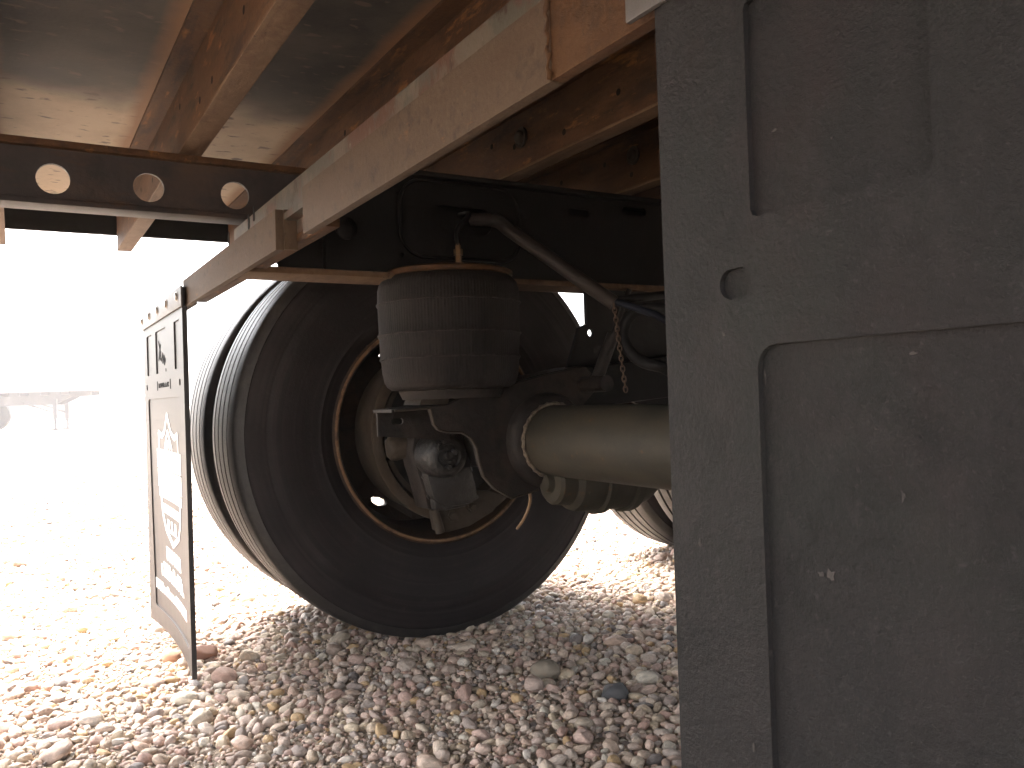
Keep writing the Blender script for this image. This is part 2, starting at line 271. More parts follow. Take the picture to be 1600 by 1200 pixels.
def bez(pts, n=8):                                # Catmull-Rom through pts
    P = [Vector(p) for p in pts]; P = [P[0]*2-P[1]]+P+[P[-1]*2-P[-2]]; out = []
    for i in range(1, len(P)-2):
        for k in range(n):
            t = k/n; a, b, c, d = P[i-1:i+3]
            out.append(.5*((2*b)+(c-a)*t+(2*a-5*b+4*c-d)*t*t+(3*b-a-3*c+d)*t**3))
    return out+[P[-2]]
def tag(o, label, cat=None, group=None, kind=None):
    o['label'] = label
    if cat: o['category'] = cat
    if group: o['group'] = group
    if kind: o['kind'] = kind
    return o
def empty(name, loc, parent=None):
    o = bpy.data.objects.new(name, None); COL.objects.link(o); o.location = loc; o.empty_display_size = .1
    if parent is not None: o.parent = parent
    PINV[o.name] = Matrix.Translation(-Vector(loc)) if parent is None else Matrix()
    return o
def copy_tree(o, parent):
    c = o.copy(); COL.objects.link(c); c.parent = parent; c.matrix_parent_inverse = o.matrix_parent_inverse.copy()
    for ch in o.children: copy_tree(ch, c)
    return c

# ------------------------------------------------------------------ the setting: ground
mb = MB(); mb.add([(-700, -700, 0), (700, -700, 0), (700, 700, 0), (-700, 700, 0)], [(0, 1, 2, 3)])
ground = mb.build('ground', 'ground'); ground['kind'] = 'structure'; ground['label'] = 'open yard of sandy ground under the pebbles'

# pebble shapes
def pebble_mesh(i):
    bm = bmesh.new(); bmesh.ops.create_icosphere(bm, subdivisions=3, radius=1)
    o = Vector((i*7.3, i*3.1, i*5.7)); ang = i % 3
    planes = [Vector((random.gauss(0, 1), random.gauss(0, 1), random.gauss(0, .8))).normalized() for _ in range(9)]
    for v in bm.verts:
        d = v.co.normalized(); r = 1+.28*mnoise.noise(d*.9+o)+.1*mnoise.noise(d*2.3+o)+.03*mnoise.noise(d*5+o)
        for p in planes:                            # flattened, worn facets
            k = d.dot(p); lim = .68+.09*ang
            if k*r > lim: r = r+(lim/k-r)*.88
        v.co = d*r
    me = bpy.data.meshes.new('pebble'); bm.to_mesh(me); bm.free(); me.materials.append(M['stone'])
    me.polygons.foreach_set('use_smooth', [True]*len(me.polygons)); return me
PEB = [pebble_mesh(i) for i in range(14)]

# dart throwing on a hash grid, big stones first
CELL = .035; grid = {}; stones = []
def throw(n, r0, r1, x0, x1, y0, y1, k):
    xs = rng.uniform(x0, x1, n); ys = rng.uniform(y0, y1, n); rs = rng.uniform(r0, r1, n)
    for x, y, r in zip(xs.tolist(), ys.tolist(), rs.tolist()):
        cx, cy = int(x//CELL), int(y//CELL); ok = True
        for i in (-1, 0, 1):
            for j in (-1, 0, 1):
                for (a, b, q) in grid.get((cx+i, cy+j), ()):
                    if (a-x)**2+(b-y)**2 < (k*(q+r))**2: ok = False; break
                if not ok: break
            if not ok: break
        if ok and r > .0068 and r < .021 and mnoise.noise(Vector((x*1.7+3, y*1.7, 0))) > .12 and random.random() < .6: ok = False
        if ok: grid.setdefault((cx, cy), []).append((x, y, r)); stones.append((x, y, r))
big0 = hit(850, 1045, 2, .02)
throw(700, .021, .027, -4.5, .9, -.8, 3.6, 1.35)
throw(44000, .0105, .0165, -4.6, 1.0, -.9, 3.8, .82)
throw(70000, .0075, .0115, -4.6, 1.0, -.9, 3.8, .8)
throw(150000, .0036, .0065, -3.0, .2, -.5, 2.4, .78)
throw(34000, .0125, .02, -9, -4.4, -2.0, 6.5, .88)
S = np.array(stones); N = len(S)
bury = rng.uniform(.05, .5, N)
mnb = S[:, 2]
asp = np.stack([mnb*rng.uniform(1.05, 1.5, N), mnb*rng.uniform(.78, 1.05, N), mnb*rng.uniform(.5, .85, N)], 1)
pos = np.stack([S[:, 0], S[:, 1], asp[:, 2]*bury + rng.uniform(0, .003, N)], 1)
rot = np.stack([rng.normal(0, .3, N), rng.normal(0, .3, N), rng.uniform(0, 6.283, N)], 1)
idx = rng.integers(0, len(PEB), N)
# which 300 show largest in the photograph
q = pos-np.array(CAM); wd = q@np.array(fw); uu = 800+FPX*(q@np.array(rt))/np.maximum(wd, .01); vv = 600-FPX*(q@np.array(up))/np.maximum(wd, .01)
size = np.where((wd > .3) & (uu > 5) & (uu < 1060) & (vv < 1195) & (vv > 860), mnb/np.maximum(wd, .01), 0)
order = np.argsort(-size)[:300]; single = np.zeros(N, bool); single[order] = True
for i in order.tolist():
    o = bpy.data.objects.new('pebble', PEB[idx[i]]); COL.objects.link(o); o.parent = ground
    o.location = pos[i]; o.rotation_euler = rot[i]; o.scale = asp[i]
rest = ~single
def scatter(name, P_, R_, S_, I_):
    me = bpy.data.meshes.new(name); me.from_pydata([tuple(p) for p in P_.tolist()], [], [])
    for nm, arr in (('rot', R_), ('scl', S_)):
        a = me.attributes.new(nm, 'FLOAT_VECTOR', 'POINT'); a.data.foreach_set('vector', np.ascontiguousarray(arr, dtype=np.float32).ravel())
    a = me.attributes.new('idx', 'INT', 'POINT'); a.data.foreach_set('value', I_.astype(np.int32))
    o = bpy.data.objects.new(name, me); COL.objects.link(o)
    pc = bpy.data.collections.new('pebble_shapes')
    for k, pm in enumerate(PEB): pc.objects.link(bpy.data.objects.new('pebble_shape_%02d' % k, pm))
    ng = bpy.data.node_groups.new('scatter', 'GeometryNodeTree'); ng.interface.new_socket('Geometry', in_out='INPUT', socket_type='NodeSocketGeometry'); ng.interface.new_socket('Geometry', in_out='OUTPUT', socket_type='NodeSocketGeometry')
    n = ng.nodes; L = ng.links; gi = n.new('NodeGroupInput'); go = n.new('NodeGroupOutput')
    ip = n.new('GeometryNodeInstanceOnPoints'); ci = n.new('GeometryNodeCollectionInfo'); ci.inputs['Collection'].default_value = pc
    ci.inputs['Separate Children'].default_value = True; ci.inputs['Reset Children'].default_value = True
    L.new(gi.outputs[0], ip.inputs['Points']); L.new(ci.outputs[0], ip.inputs['Instance']); ip.inputs['Pick Instance'].default_value = True
    for nm, ty, sock in (('rot', 'FLOAT_VECTOR', 'Rotation'), ('scl', 'FLOAT_VECTOR', 'Scale'), ('idx', 'INT', 'Instance Index')):
        a = n.new('GeometryNodeInputNamedAttribute'); a.data_type = ty; a.inputs['Name'].default_value = nm; L.new(a.outputs[0], ip.inputs[sock])
    L.new(ip.outputs[0], go.inputs[0]); md = o.modifiers.new('scatter', 'NODES'); md.node_group = ng
    return o
gv = scatter('gravel', pos[rest], rot[rest], asp[rest], idx[rest])
tag(gv, 'loose rounded beige and pink river pebbles covering the yard', 'gravel', kind='stuff')
def lone_stone(name, px, r, sc, col, label, rotz=0):
    p = hit(px[0], px[1], 2, .02); i = random.randrange(14)
    me = PEB[i].copy(); me.materials.clear(); me.materials.append(mat(name+'_stone', col, .7, [((col[0]*.6, col[1]*.55, col[2]*.55), 40, .45, .7, U)], .6, 90))
    o = bpy.data.objects.new(name, me); COL.objects.link(o); o.location = (p.x, p.y, r*sc[2]*.62); o.scale = (r*sc[0], r*sc[1], r*sc[2]); o.rotation_euler = (0, 0, rotz); tag(o, label, 'stone'); return o
lone_stone('stone', (318, 1018), .04, (1.1, .8, .55), (.3, .15, .1), 'reddish brown brick-like stone just behind the lettered mud flap', 1.2)
lone_stone('stone', (267, 1022), .028, (1, .8, .7), (.5, .28, .17), 'small orange stone beside the bottom edge of the lettered mud flap', .4)
lone_stone('stone', (852, 1046), .036, (1.1, .9, .75), (.3, .25, .19), 'large smooth tan stone in the gravel under the axle', .3)
lone_stone('stone', (962, 1076), .034, (1.1, .8, .6), (.1, .098, .1), 'dark grey stone in the gravel beside the smooth mud flap', .8)

# ------------------------------------------------------------------ the trailer
TR = empty('flatbed_trailer', (-1.17, 1.0, 0))
tag(TR, 'rusty flatbed trailer seen from underneath with mud flaps, axles and dual wheels', 'trailer')
ZD, ZB = 1.195, 1.08
XL, XR = -2.6, .3
Y0, Y1 = -1.8, 6.0
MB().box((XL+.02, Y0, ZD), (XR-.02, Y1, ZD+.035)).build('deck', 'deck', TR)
# crossmembers: Z sections whose dusty lower flange has light from below painted in
def crossmember(y, x0, x1):
    m = MB(); m.cur = 0
    m.box((x0, y, ZB+.004), (x1, y+.005, ZD-.006)); m.box((x0, y-.034, ZD-.006), (x1, y+.004, ZD-.0005))
    c = m.build('crossmember', 'rust', TR)
    f = MB().box((x0, y-.0015, ZB-.002), (x1, y+.036, ZB+.0035)).build('lower_flange', 'rustdust_lit', c, bevel=.0015)
    return c
ys = [-.046+.302*k for k in range(-5, 19)]
for k, y in enumerate(ys):
    c = crossmember(y, XL+.05, XR-.05)
    if 4 <= k <= 9:
        # punched holes and bolts along the web
        for j in range(12):
            x = -2.0+j*.16+random.uniform(-.05, .05); z = random.choice([ZB+.03, ZB+.05, ZD-.04])
            MB().lathe([(0, .006), (0, 0.0001)], 10, 'Y', (x, y-.0006, z)).build('bolt_hole', 'markprint', c)
c7 = None
for (u, v) in ((815, 215), (990, 243)):
    yy = .858 if u < 900 else 1.16
    p = hit(u, v, 1, yy)
    MB().lathe([(-.012, .0001), (-.012, .009), (-.009, .0125), (-.003, .0135), (-.003, .02), (.001, .02)], 16, 'Y', (p.x, yy, p.z)).build('bolt', 'castdust', TR, 40)
# longitudinal rail with round holes under the crossmembers, X = -1.54
XRAIL, YR1 = -1.54, .7
holes = [circ(.062+.1445*k, 1.0175, .025, 24) for k in range(-12, 4)]
bm = sheet([(Y0, .985), (YR1, .985), (YR1, 1.074), (Y0, 1.074)], holes, .008, lambda a, b, d: (XRAIL-d, a, b))
sr = bm_obj(bm, 'holed_rail', 'rail', TR)
m = MB(); m.box((XRAIL-.05, Y0, .974), (XRAIL+.008, YR1, .9845)); m.build('lower_flange', 'rail', sr, bevel=.002)
m = MB(); m.box((XRAIL-.05, Y0, 1.0665), (XRAIL+.014, YR1, 1.0785)); m.build('upper_flange', 'rust', sr, bevel=.002)
# outer side rail
m = MB(); m.prism([(XL, 1.13), (XL+.012, 1.13), (XL+.012, ZD-.001), (XL+.05, ZD-.001), (XL+.05, ZD-.0005), (XL+.0, 1.25)], lambda p: (p[0], Y0, p[1]), lambda p: (p[0], Y1, p[1]))
m.build('side_rail', 'frame', TR)
m = MB(); m.box((XR-.012, Y0, 1.13), (XR, Y1, 1.25)); m.build('side_rail', 'frame', TR)

# main frame beam above the air spring, X = -1.47
XF, ZF0, ZF1 = -1.47, .868, 1.077
def fy(u, v): p = hit(u, v, 0, XF); return (p.y, p.z)
sl = [rrect(*fy(675, 367), *fy(770, 322), .018)]
def rr_at(u, v, wy, wz, r): y, z = fy(u, v); return rrect(y-wy/2, z-wz/2, y+wy/2, z+wz/2, r)
sl[0] = rr_at(722, 345, .14, .055, .027)
hl = sl + [rr_at(991, 331, .07, .02, .0098), rr_at(904, 333, .06, .018, .0088), circ(*fy(428, 415), .0075, 14), circ(*fy(622, 303), .006, 12), circ(*fy(628, 398), .005, 12)]
bm = sheet([(.352, ZF0+.01), (4.9, ZF0+.01), (4.9, ZF1-.01), (.56, ZF1-.01), (.43, .96), (.385, .925), (.352, .9)], hl, .004, lambda a, b, d: (XF-d, a, b))
fb = bm_obj(bm, 'frame_beam', 'frame', TR)
MB().box((XF-.075, .35, ZF0-.002), (XF+.022, 4.9, ZF0+.0095)).build('lower_flange', 'rustdust_lit', fb, bevel=.002)  # pale colour paints the light this flange catches from below
MB().box((XF-.075, .56, ZF1-.0095), (XF+.022, 4.9, ZF1)).build('upper_flange', 'frame', fb, bevel=.002)
MB().box((XF+.0005, .487, ZF0+.01), (XF+.02, .495, ZF1-.01)).build('stiffener', 'frame', fb)
y, z = fy(540, 357); MB().lathe([(0, .021), (.004, .021), (.006, .018), (.006, .0001)], 20, 'X', (XF, y, z)).build('boss', 'frame', fb, 40)
# raised oval ridge round the slot
ya, za = fy(722, 347); rg = rrect(ya-.135, za-.075, ya+.135, za+.075, .05, 8)
MB().tube([(XF+.001, a, b) for a, b in rg]+[(XF+.001, *rg[0])], .004, 6, False).build('raised_ridge', 'frame', fb, 60)
# dark sheet added behind the slots, stretched to keep light out of them
MB().box((XF-.066, .5, ZF0+.0092), (XF-.0605, 4.85, ZF1-.009)).build('slot_light_block', 'frame', fb)
# second beam on the other side, hidden behind the near flap
MB().box((-.345, .42, ZF0), (-.335, 4.9, ZF1)).box((-.34, .42, ZF0-.01), (-.25, 4.9, ZF0)).build('frame_beam', 'frame', TR)
# suspension hanger forward of the axle
def gy(u, v, X): p = hit(u, v, 0, X); return (p.y, p.z)
hx = XF-.005
out = [(gy(916, 470, hx)[0], ZF0+.0), gy(917, 506, hx), gy(905, 512, hx), gy(885, 582, hx), (1.24, .6), (1.95, .58), (1.95, ZF0+.0)]
hole = circ(*gy(923, 520, hx), .0085, 14)
bm = sheet(out, [hole], .01, lambda a, b, d: (hx-d, a, b)); hg = bm_obj(bm, 'hanger', 'frame', TR)
MB().lathe([(-.12, .04), (.02, .04), (.02, .0001)], 24, 'X', (hx, 1.42, .69)).build('pivot_bush', 'arm', hg, 40)

# rear bar with plates
YB = .33
XB0, XB1 = -1.93, .28
bar = MB().box((-1.6, YB+.03, .886), (XB1, YB+.05, .968)).build('rear_bar', 'mottled', TR, bevel=.003)
def bplate(name, x0, x1, z0, z1, m, y=YB, d=.012):
    return MB().box((x0, y, z0), (x1, y+d, z1)).build(name, m, bar, bevel=.0012)
bplate('face_plate', -1.072, -.485, .8605, .922, 'beige')
bplate('face_plate', -.4865, .27, .8615, .9225, 'orange', YB+.0015, .011)
bplate('face_plate', -1.975, -1.205, .8615, .921, 'beige')
MB().box((-1.2055, YB+.0118, .8625), (-1.2, YB+.031, .9205)).build('end_plate', 'beige', bar)
MB().box((-1.97, YB+.0295, .8725), (-1.07, YB+.05, .8855)).build('lower_ledge', 'rust', bar, bevel=.0015)
MB().box((-1.95, YB+.0121, .905), (.26, YB+.0299, .915)).build('spacer', 'mottled', bar)
for u, v in ((388, 347), (396, 334), (357, 372)):
    p = hit(u, v, 1, YB+.029)
    MB().prism(rrect(p.x-.006, p.z-.013, p.x+.006, p.z+.013, .0055), lambda q: (q[0], YB+.0292, q[1]), lambda q: (q[0], YB+.0297, q[1])).build('slot', 'markprint', bar)
MB().box((-2.6, YB+.006, .868), (-1.9755, YB+.03, .9)).build('flap_support', 'beige', bar)
MB().box((-1.97, YB+.03, .886), (-1.6005, YB+.05, .921)).build('lower_bar', 'mottled', bar)
# irregular weld along the plate joint
MB().tube([(-.486+.0016*math.sin(i*2.1), YB-.0005, .862+.06*i/14) for i in range(15)], [.0018+.0007*math.sin(i*1.7) for i in range(15)], 6).build('weld_bead', 'orange', bar, 60)

# ------------------------------------------------------------------ mud flaps
FW, FT, FB_ = .65, .862, .036
def flap(L, label, bow, lean, letter, rub):
    def fm(s, z, d):
        t = (FT-z)/(FT-FB_); k = s/FW
        return (L+s, YB-.004+d+bow*4*k*(1-k)*t*t+lean*t, z)
    recs = [rrect(.067, .726, .165, .836, .004, 2), rrect(.235, .726, .405, .836, .004, 2), rrect(.53, .726, .605, .836, .004, 2),
            rrect(.068, .085, .582, .661, .012, 5), rrect(.044, .686, .066, .702, .0078, 5), rrect(.584, .686, .606, .702, .0078, 5)]
    # back layer and raised front layer
    back = bm_obj(sheet([(0, FB_), (FW, FB_), (FW, FT), (0, FT)], [], .007, lambda a, b, d: fm(a, b, d+.0001), 10), 'mud_flap', rub, TR)
    back['label'] = label
    fr = bm_obj(sheet([(0.0004, FB_+.0004), (FW-.0004, FB_+.0004), (FW-.0004, FT-.0004), (.0004, FT-.0004)], recs, .0035, lambda a, b, d: fm(a, b, d-.0034), 10), 'raised_border', rub, back)
    md = fr.modifiers.new('bevel', 'BEVEL'); md.width = .0009; md.segments = 2; md.limit_method = 'ANGLE'; md.angle_limit = math.radians(60)
    st = MB().box((L-.02, YB-.0125, FT-.003), (L+FW+.02, YB-.0085, .905)).build('clamp_strip', 'galv', back, bevel=.001)
    MB().box((L+.0, YB-.0083, FT+.0005), (L+FW, YB-.001, .904)).build('top_edge', rub, back)
    for k in range(5):
        x = L+.03+k*(FW-.06)/4
        MB().lathe([(0, .0001), (0, .008), (.003, .0085), (.0035, .012), (.005, .012)], 12, 'Y', (x, YB-.0172, .885)).build('bolt', 'bolt', back)
    if not letter:
        for (u, v, a, b) in ((1298, 900, .004, .005), (1283, 897, .003, .002), (1411, 776, .0018, .004), (1101, 846, .0016, .003), (1139, 522, .0022, .002), (1426, 552, .003, .0012), (1196, 590, .001, .006), (1308, 217, .0012, .0012), (1185, 1165, .0012, .004), (1218, 205, .003, .0015)):
            p = hit(u, v, 1, YB-.0042); po = []
            for k_ in range(9):
                an = 2*math.pi*k_/9; rr_ = random.uniform(.35, 1)*.8; po.append((p.x+a*rr_*math.cos(an), p.z+b*rr_*math.sin(an)))
            d0 = fm(p.x-L, p.z, 0)[1]-(.0038 if (p.x-L < .068 or p.z > .661) else .0002)
            MB().prism(po, lambda q: (q[0], d0, q[1]), lambda q: (q[0], d0-.0003, q[1])).build('scuff_mark', 'scuff', back)
    if letter:
        def pr(name, polys, m, d=-.0006, zoff=0):
            bm = bmesh.new()
            for pl in polys:
                s = sheet(pl, [], .0005, lambda a, b, dd: (a, b, dd), 0); me = bpy.data.meshes.new('t'); s.to_mesh(me); s.free(); bm.from_mesh(me); bpy.data.meshes.remove(me)
            for i in range(1, 14):
                bmesh.ops.bisect_plane(bm, geom=bm.verts[:]+bm.edges[:]+bm.faces[:], plane_co=(FW*i/14, 0, 0), plane_no=(1, 0, 0))
            for v in bm.verts: v.co = Vector(fm(v.co.x, v.co.y, d-v.co.z))
            o = bm_obj(bm, name, m, back); o['kind'] = 'stuff'; return o
        def bar_(x0, y0, x1, y1): return [(x0, y0), (x1, y0), (x1, y1), (x0, y1)]
        def line(a, b, w_):
            dx, dy = b[0]-a[0], b[1]-a[1]; l = math.hypot(dx, dy); nx, ny = -dy/l*w_/2, dx/l*w_/2
            return [(a[0]-nx, a[1]-ny), (b[0]-nx, b[1]-ny), (b[0]+nx, b[1]+ny), (a[0]+nx, a[1]+ny)]
        def pl(pts, w_): return [line(pts[i], pts[i+1], w_) for i in range(len(pts)-1)]
        C0 = .365
        shield = pl([(C0-.15, .53), (C0-.15, .572), (C0-.1, .562), (C0-.05, .575), (C0, .62), (C0+.05, .575), (C0+.1, .562), (C0+.15, .572), (C0+.15, .53)], .013)
        shield += pl([(C0-.06, .53), (C0-.03, .555), (C0, .578), (C0+.03, .555), (C0+.06, .53)], .011)+pl([(C0-.02, .53), (C0-.01, .555)], .01)+pl([(C0+.02, .53), (C0+.01, .555)], .01)
        shield += [bar_(C0-.185, .478, C0+.185, .528), bar_(C0-.185, .428, C0+.185, .474), bar_(C0-.175, .402, C0+.175, .4245)]
        shield += pl([(C0-.15, .402), (C0-.14, .36), (C0-.1, .32), (C0, .29), (C0+.1, .32), (C0+.14, .36), (C0+.15, .402)], .014)
        shield += [bar_(C0-.135, .363, C0+.135, .386)]+[bar_(C0-.07+k*.055, .326, C0-.045+k*.055, .35) for k in range(3)]+[bar_(C0-.07, .318, C0+.065, .3255)]
        pr('printed_shield', shield, 'print')
        rr = random.Random(11)
        def words(x0, x1, y, h, ng):
            out = []; wd = (x1-x0)/ng
            for k in range(ng):
                a = x0+k*wd; st_ = wd*.4; t = rr.random()
                out.append(bar_(a, y, a+st_, y+h*(1 if t > .3 else .75)))
                if t > .25: out.append(bar_(a+st_, y+h*.72, a+wd*.82, y+h*.97))
                if t < .75: out.append(bar_(a+st_, y+.02*h, a+wd*.82, y+h*.27))
                if t > .45: out.append(bar_(a+wd*.55, y+h*.27, a+wd*.82, y+h*.72))
            return out
        pr('lettering', words(.25, .48, .238, .036, 6), 'print')
        pr('lettering', words(.16, .51, .184, .042, 10), 'print')
        pr('lettering', words(.07, .54, .135, .028, 18), 'print')
        pr('moulded_script', pl([(.27, .81), (.3, .775), (.285, .765), (.31, .758), (.335, .775), (.33, .75), (.355, .768), (.36, .745), (.375, .76)], .006)+pl([(.265, .76), (.3, .8)], .006)+pl([(.38, .722), (.38, .735)], .008), 'markprint')
        pr('moulded_label', words(.27, .44, .688, .012, 12)+[bar_(.245, .682, .256, .706), bar_(.455, .682, .466, .706)], 'markprint', -.0036)
    return back
flap(-.365, 'plain black rubber mud flap with recessed panels and scuffs', .004, 0, False, 'flap')
flap(-2.6, 'black rubber mud flap printed with a white shield and three lines of lettering', .018, 0, True, 'glossflap')

# ------------------------------------------------------------------ wheels
def tyre_mesh(m):
    R = .54; W = .137; prof = []
    # one closed profile from inner bead over the tread to the outer bead; grooves cut in the tread
    side = [(-.095, .302), (-.108, .312), (-.118, .335), (-.1235, .345), (-.1225, .352), (-.131, .39), (-.1365, .43), (-.137, .462), (-.1345, .466), (-.1345, .470), (-.132, .49), (-.1265, .512), (-.128, .514), (-.1225, .527), (-.116, .534)]
    tread = []; x = -.112
    tread.append((x, .5365))
    for c in (-.07, -.024, .024, .07):
        tread += [(c-.0055, R-.0006*abs(c)*20), (c-.004, R-.013), (c+.004, R-.013), (c+.0055, R-.0006*abs(c)*20)]
    tread.append((.112, .5365))
    prof = side+tread+[(-a, b) for a, b in reversed(side)]+[(.09, .296), (-.09, .296)]
    prof = [(a, .292+(b-.302)*(.555-.292)/(.54-.302)) for a, b in prof]
    m.lathe(prof, 128, 'X', closed=True)
    return len(side)
def make_wheel(loc, flip, hole_rot):
    s = -1 if flip else 1
    # steel rim barrel and disc; local +X points to the vehicle centre, disc at -X side
    RK = .965
    m = MB(); m.lathe([(a, b*RK) for a, b in [(s*.112, .318), (s*.116, .312), (s*.114, .303), (s*.1, .298), (s*.085, .29), (s*.03, .283), (s*-.02, .272), (s*-.1, .276), (s*-.113, .3), (s*-.117, .312), (s*-.112, .316), (s*-.1, .303), (s*-.02, .279), (s*.03, .29), (s*.09, .3)]], 96, 'X', closed=True)
    wh = m.build('wheel', 'rim', TR, 40, loc=Vector(loc)-TR.location)
    PINV[wh.name] = Matrix()
    hs = [[((.226+.012*math.sin(q))*math.cos(a+.115*math.cos(q)), (.226+.012*math.sin(q))*math.sin(a+.115*math.cos(q))) for q in [2*math.pi*i/16 for i in range(16)]] for a in [hole_rot-.05+2*math.pi*k/5 for k in range(5)]]
    bm = sheet(circ(0, 0, .264, 64), hs+[circ(0, 0, .12, 40)], .012, lambda a, b, d: (s*(-.15+d), a, b))
    for v in bm.verts:
        r = math.hypot(v.co.y, v.co.z)
        if r > .26: v.co.x += s*.035
    bm_obj(bm, 'wheel_disc', 'rim', wh)
    t = MB(); t.lathe([(a, b*RK) for a, b in [(s*.1165, .3125), (s*.12, .309), (s*.1195, .3045), (s*.115, .3025), (s*.1135, .308)]], 96, 'X', closed=True); t.build('rim_edge', 'lip', wh, 50)
    t = MB(); tyre_mesh(t); ty = t.build('tyre', 'rubber', wh, 32)
    me = ty.data; me.materials.append(M['tread'])
    mi = [1 if (p.center.y**2+p.center.z**2) > .533**2 else 0 for p in me.polygons]; me.polygons.foreach_set('material_index', mi)
    return wh
WC = (.99, .552)
ang = math.atan2(.322-WC[1], .905-WC[0])
wi = make_wheel((-2.142, *WC), False, ang)
wo_ = make_wheel((-2.487, *WC), True, ang+.09)
def moved(o, d):
    c = copy_tree(o, TR); c.location = Vector(o.location)+Vector(d); return c
AX2 = 1.4
for o in (wi, wo_): moved(o, (0, AX2, 0))
# right-hand duals (turned round), behind the plain flap
for dy in (0, AX2):
    for o, x in ((wi, -.02), (wo_, .325)):
        c = moved(o, (0, dy, 0)); c.location.x = x-TR.location.x; c.rotation_euler.z = math.pi

# ------------------------------------------------------------------ axle, brake, suspension
AY, AZ = .935, .545
for k in (0, 1):
    dy = k*AX2
    ax = MB().lathe([(-1.96, .0001), (-1.96, .05), (-1.75, .055), (-1.72, .0715), (-.5, .0715), (-.45, .055), (-.2, .05), (-.2, .0001)], 48, 'X', (0, AY+dy, AZ)).build('axle', 'axle', TR, 40)
    if k == 0: AXLE = ax
    d = MB(); d.lathe([(-2.12, .06), (-2.12, .2), (-2.1, .222), (-1.99, .227), (-1.965, .2365), (-1.94, .2365), (-1.937, .232), (-1.937, .212), (-1.95, .207), (-2.09, .205), (-2.1, .06)], 96, 'X', (0, WC[0]+dy, WC[1]), closed=True)
    dr = d.build('brake_drum', 'drum', TR, 40)
    MB().lathe([(-2.32, .0001), (-2.32, .1), (-2.27, .13), (-2.1, .14), (-2.09, .06)], 40, 'X', (0, WC[0]+dy, WC[1])).build('hub', 'arm', dr, 40)
# weld rings and clamp on the axle
MB().lathe([(-1.5, .0718), (-1.5, .098), (-1.424, .098), (-1.41, .09), (-1.404, .082), (-1.402, .0718)], 48, 'X', (0, AY, AZ)).build('axle_sleeve', 'arm', AXLE, 40)
t = MB(); n = 60; t.tube([(-1.4005+.0012*math.sin(i*1.9), AY+(.0745)*math.cos(2*math.pi*i/n), AZ+.0745*math.sin(2*math.pi*i/n)) for i in range(n+1)], [.0042+.0013*math.sin(i*2.7) for i in range(n+1)], 6)
t.build('weld_bead', 'weld', AXLE, 70)
# trailing arm side plate with the stepped cut-out, and its box behind
AXX = -1.43
def ap(u, v): p = hit(u, v, 0, AXX); return (p.y, p.z)
prof = [ap(617, 642), ap(672, 638), ap(676, 650), ap(679, 663), ap(686, 672), ap(698, 675), ap(722, 676), ap(736, 684), ap(745, 700), ap(749, 722), ap(757, 745), ap(775, 765), ap(800, 779), ap(842, 765), ap(850, 740), ap(905, 640), ap(940, 600), ap(915, 572), ap(850, 586), ap(800, 600), ap(760, 603), ap(700, 632)]
bm = sheet(prof, [], .016, lambda a, b, d: (AXX-d, a, b)); arm = bm_obj(bm, 'trailing_arm', 'arm', TR)
md = arm.modifiers.new('bevel', 'BEVEL'); md.width = .003; md.segments = 2; md.limit_method = 'ANGLE'
# top plate of the arm (carries the air spring) and cap running forward
top = [ap(617, 640), ap(700, 631), ap(760, 602), ap(800, 599), ap(850, 585), ap(915, 571)]
t = MB(); 
for i in range(len(top)-1):
    (a, b), (c, e) = top[i], top[i+1]
    t.prism([(a, b), (c, e), (c, e-.006), (a, b-.006)], lambda p: (AXX-.0165, p[0], p[1]), lambda p: (AXX-.11, p[0], p[1]))
t.build('arm_top_plate', 'arm', arm)
# inner wall of the stepped end, set back behind the cut-out, with a slot
inn = [ap(617, 644), ap(690, 636), ap(735, 660), ap(735, 690), ap(622, 684)]
bm = sheet(inn, [rrect(inn[0][0]+.03, inn[0][1]-.026, inn[0][0]+.055, inn[0][1]-.014, .005)], .006, lambda a, b, d: (AXX-.09-d, a, b)); bm_obj(bm, 'inner_wall', 'arm', arm)
a0 = ap(617, 642); a1 = ap(620, 684)
MB().box((AXX-.09, a0[0]-.001, a1[1]), (AXX-.084, a0[0]+.004, a0[1]-.006)).build('arm_end_lip', 'arm', arm)
# pale tube along the cut-out, painting the highlight on its edge
t = MB(); t.tube([(AXX-.0005, *p) for p in prof[0:14]], .0022, 6); t.build('edge_highlight', 'castdust', arm, 60)
# forward box of the arm to the hanger pivot
t = MB(); t.prism([ap(905, 575), (1.5, .735), (1.5, .64), ap(905, 640)], lambda p: (AXX-.004, p[0], p[1]), lambda p: (AXX-.1, p[0], p[1])); t.build('arm_beam', 'frame', arm, bevel=.004)
# bracket under the air spring
b0, b1 = ap(663, 633), ap(703, 606)
t = MB(); t.prism([(b0[0]-.005, b0[1]), (b1[0]+.004, b0[1]), (b1[0], b1[1]+.006), (b0[0]+.012, b1[1]+.006)], lambda p: (AXX-.012, p[0], p[1]), lambda p: (AXX-.09, p[0], p[1])); t.build('spring_seat', 'castdust', arm, bevel=.003)

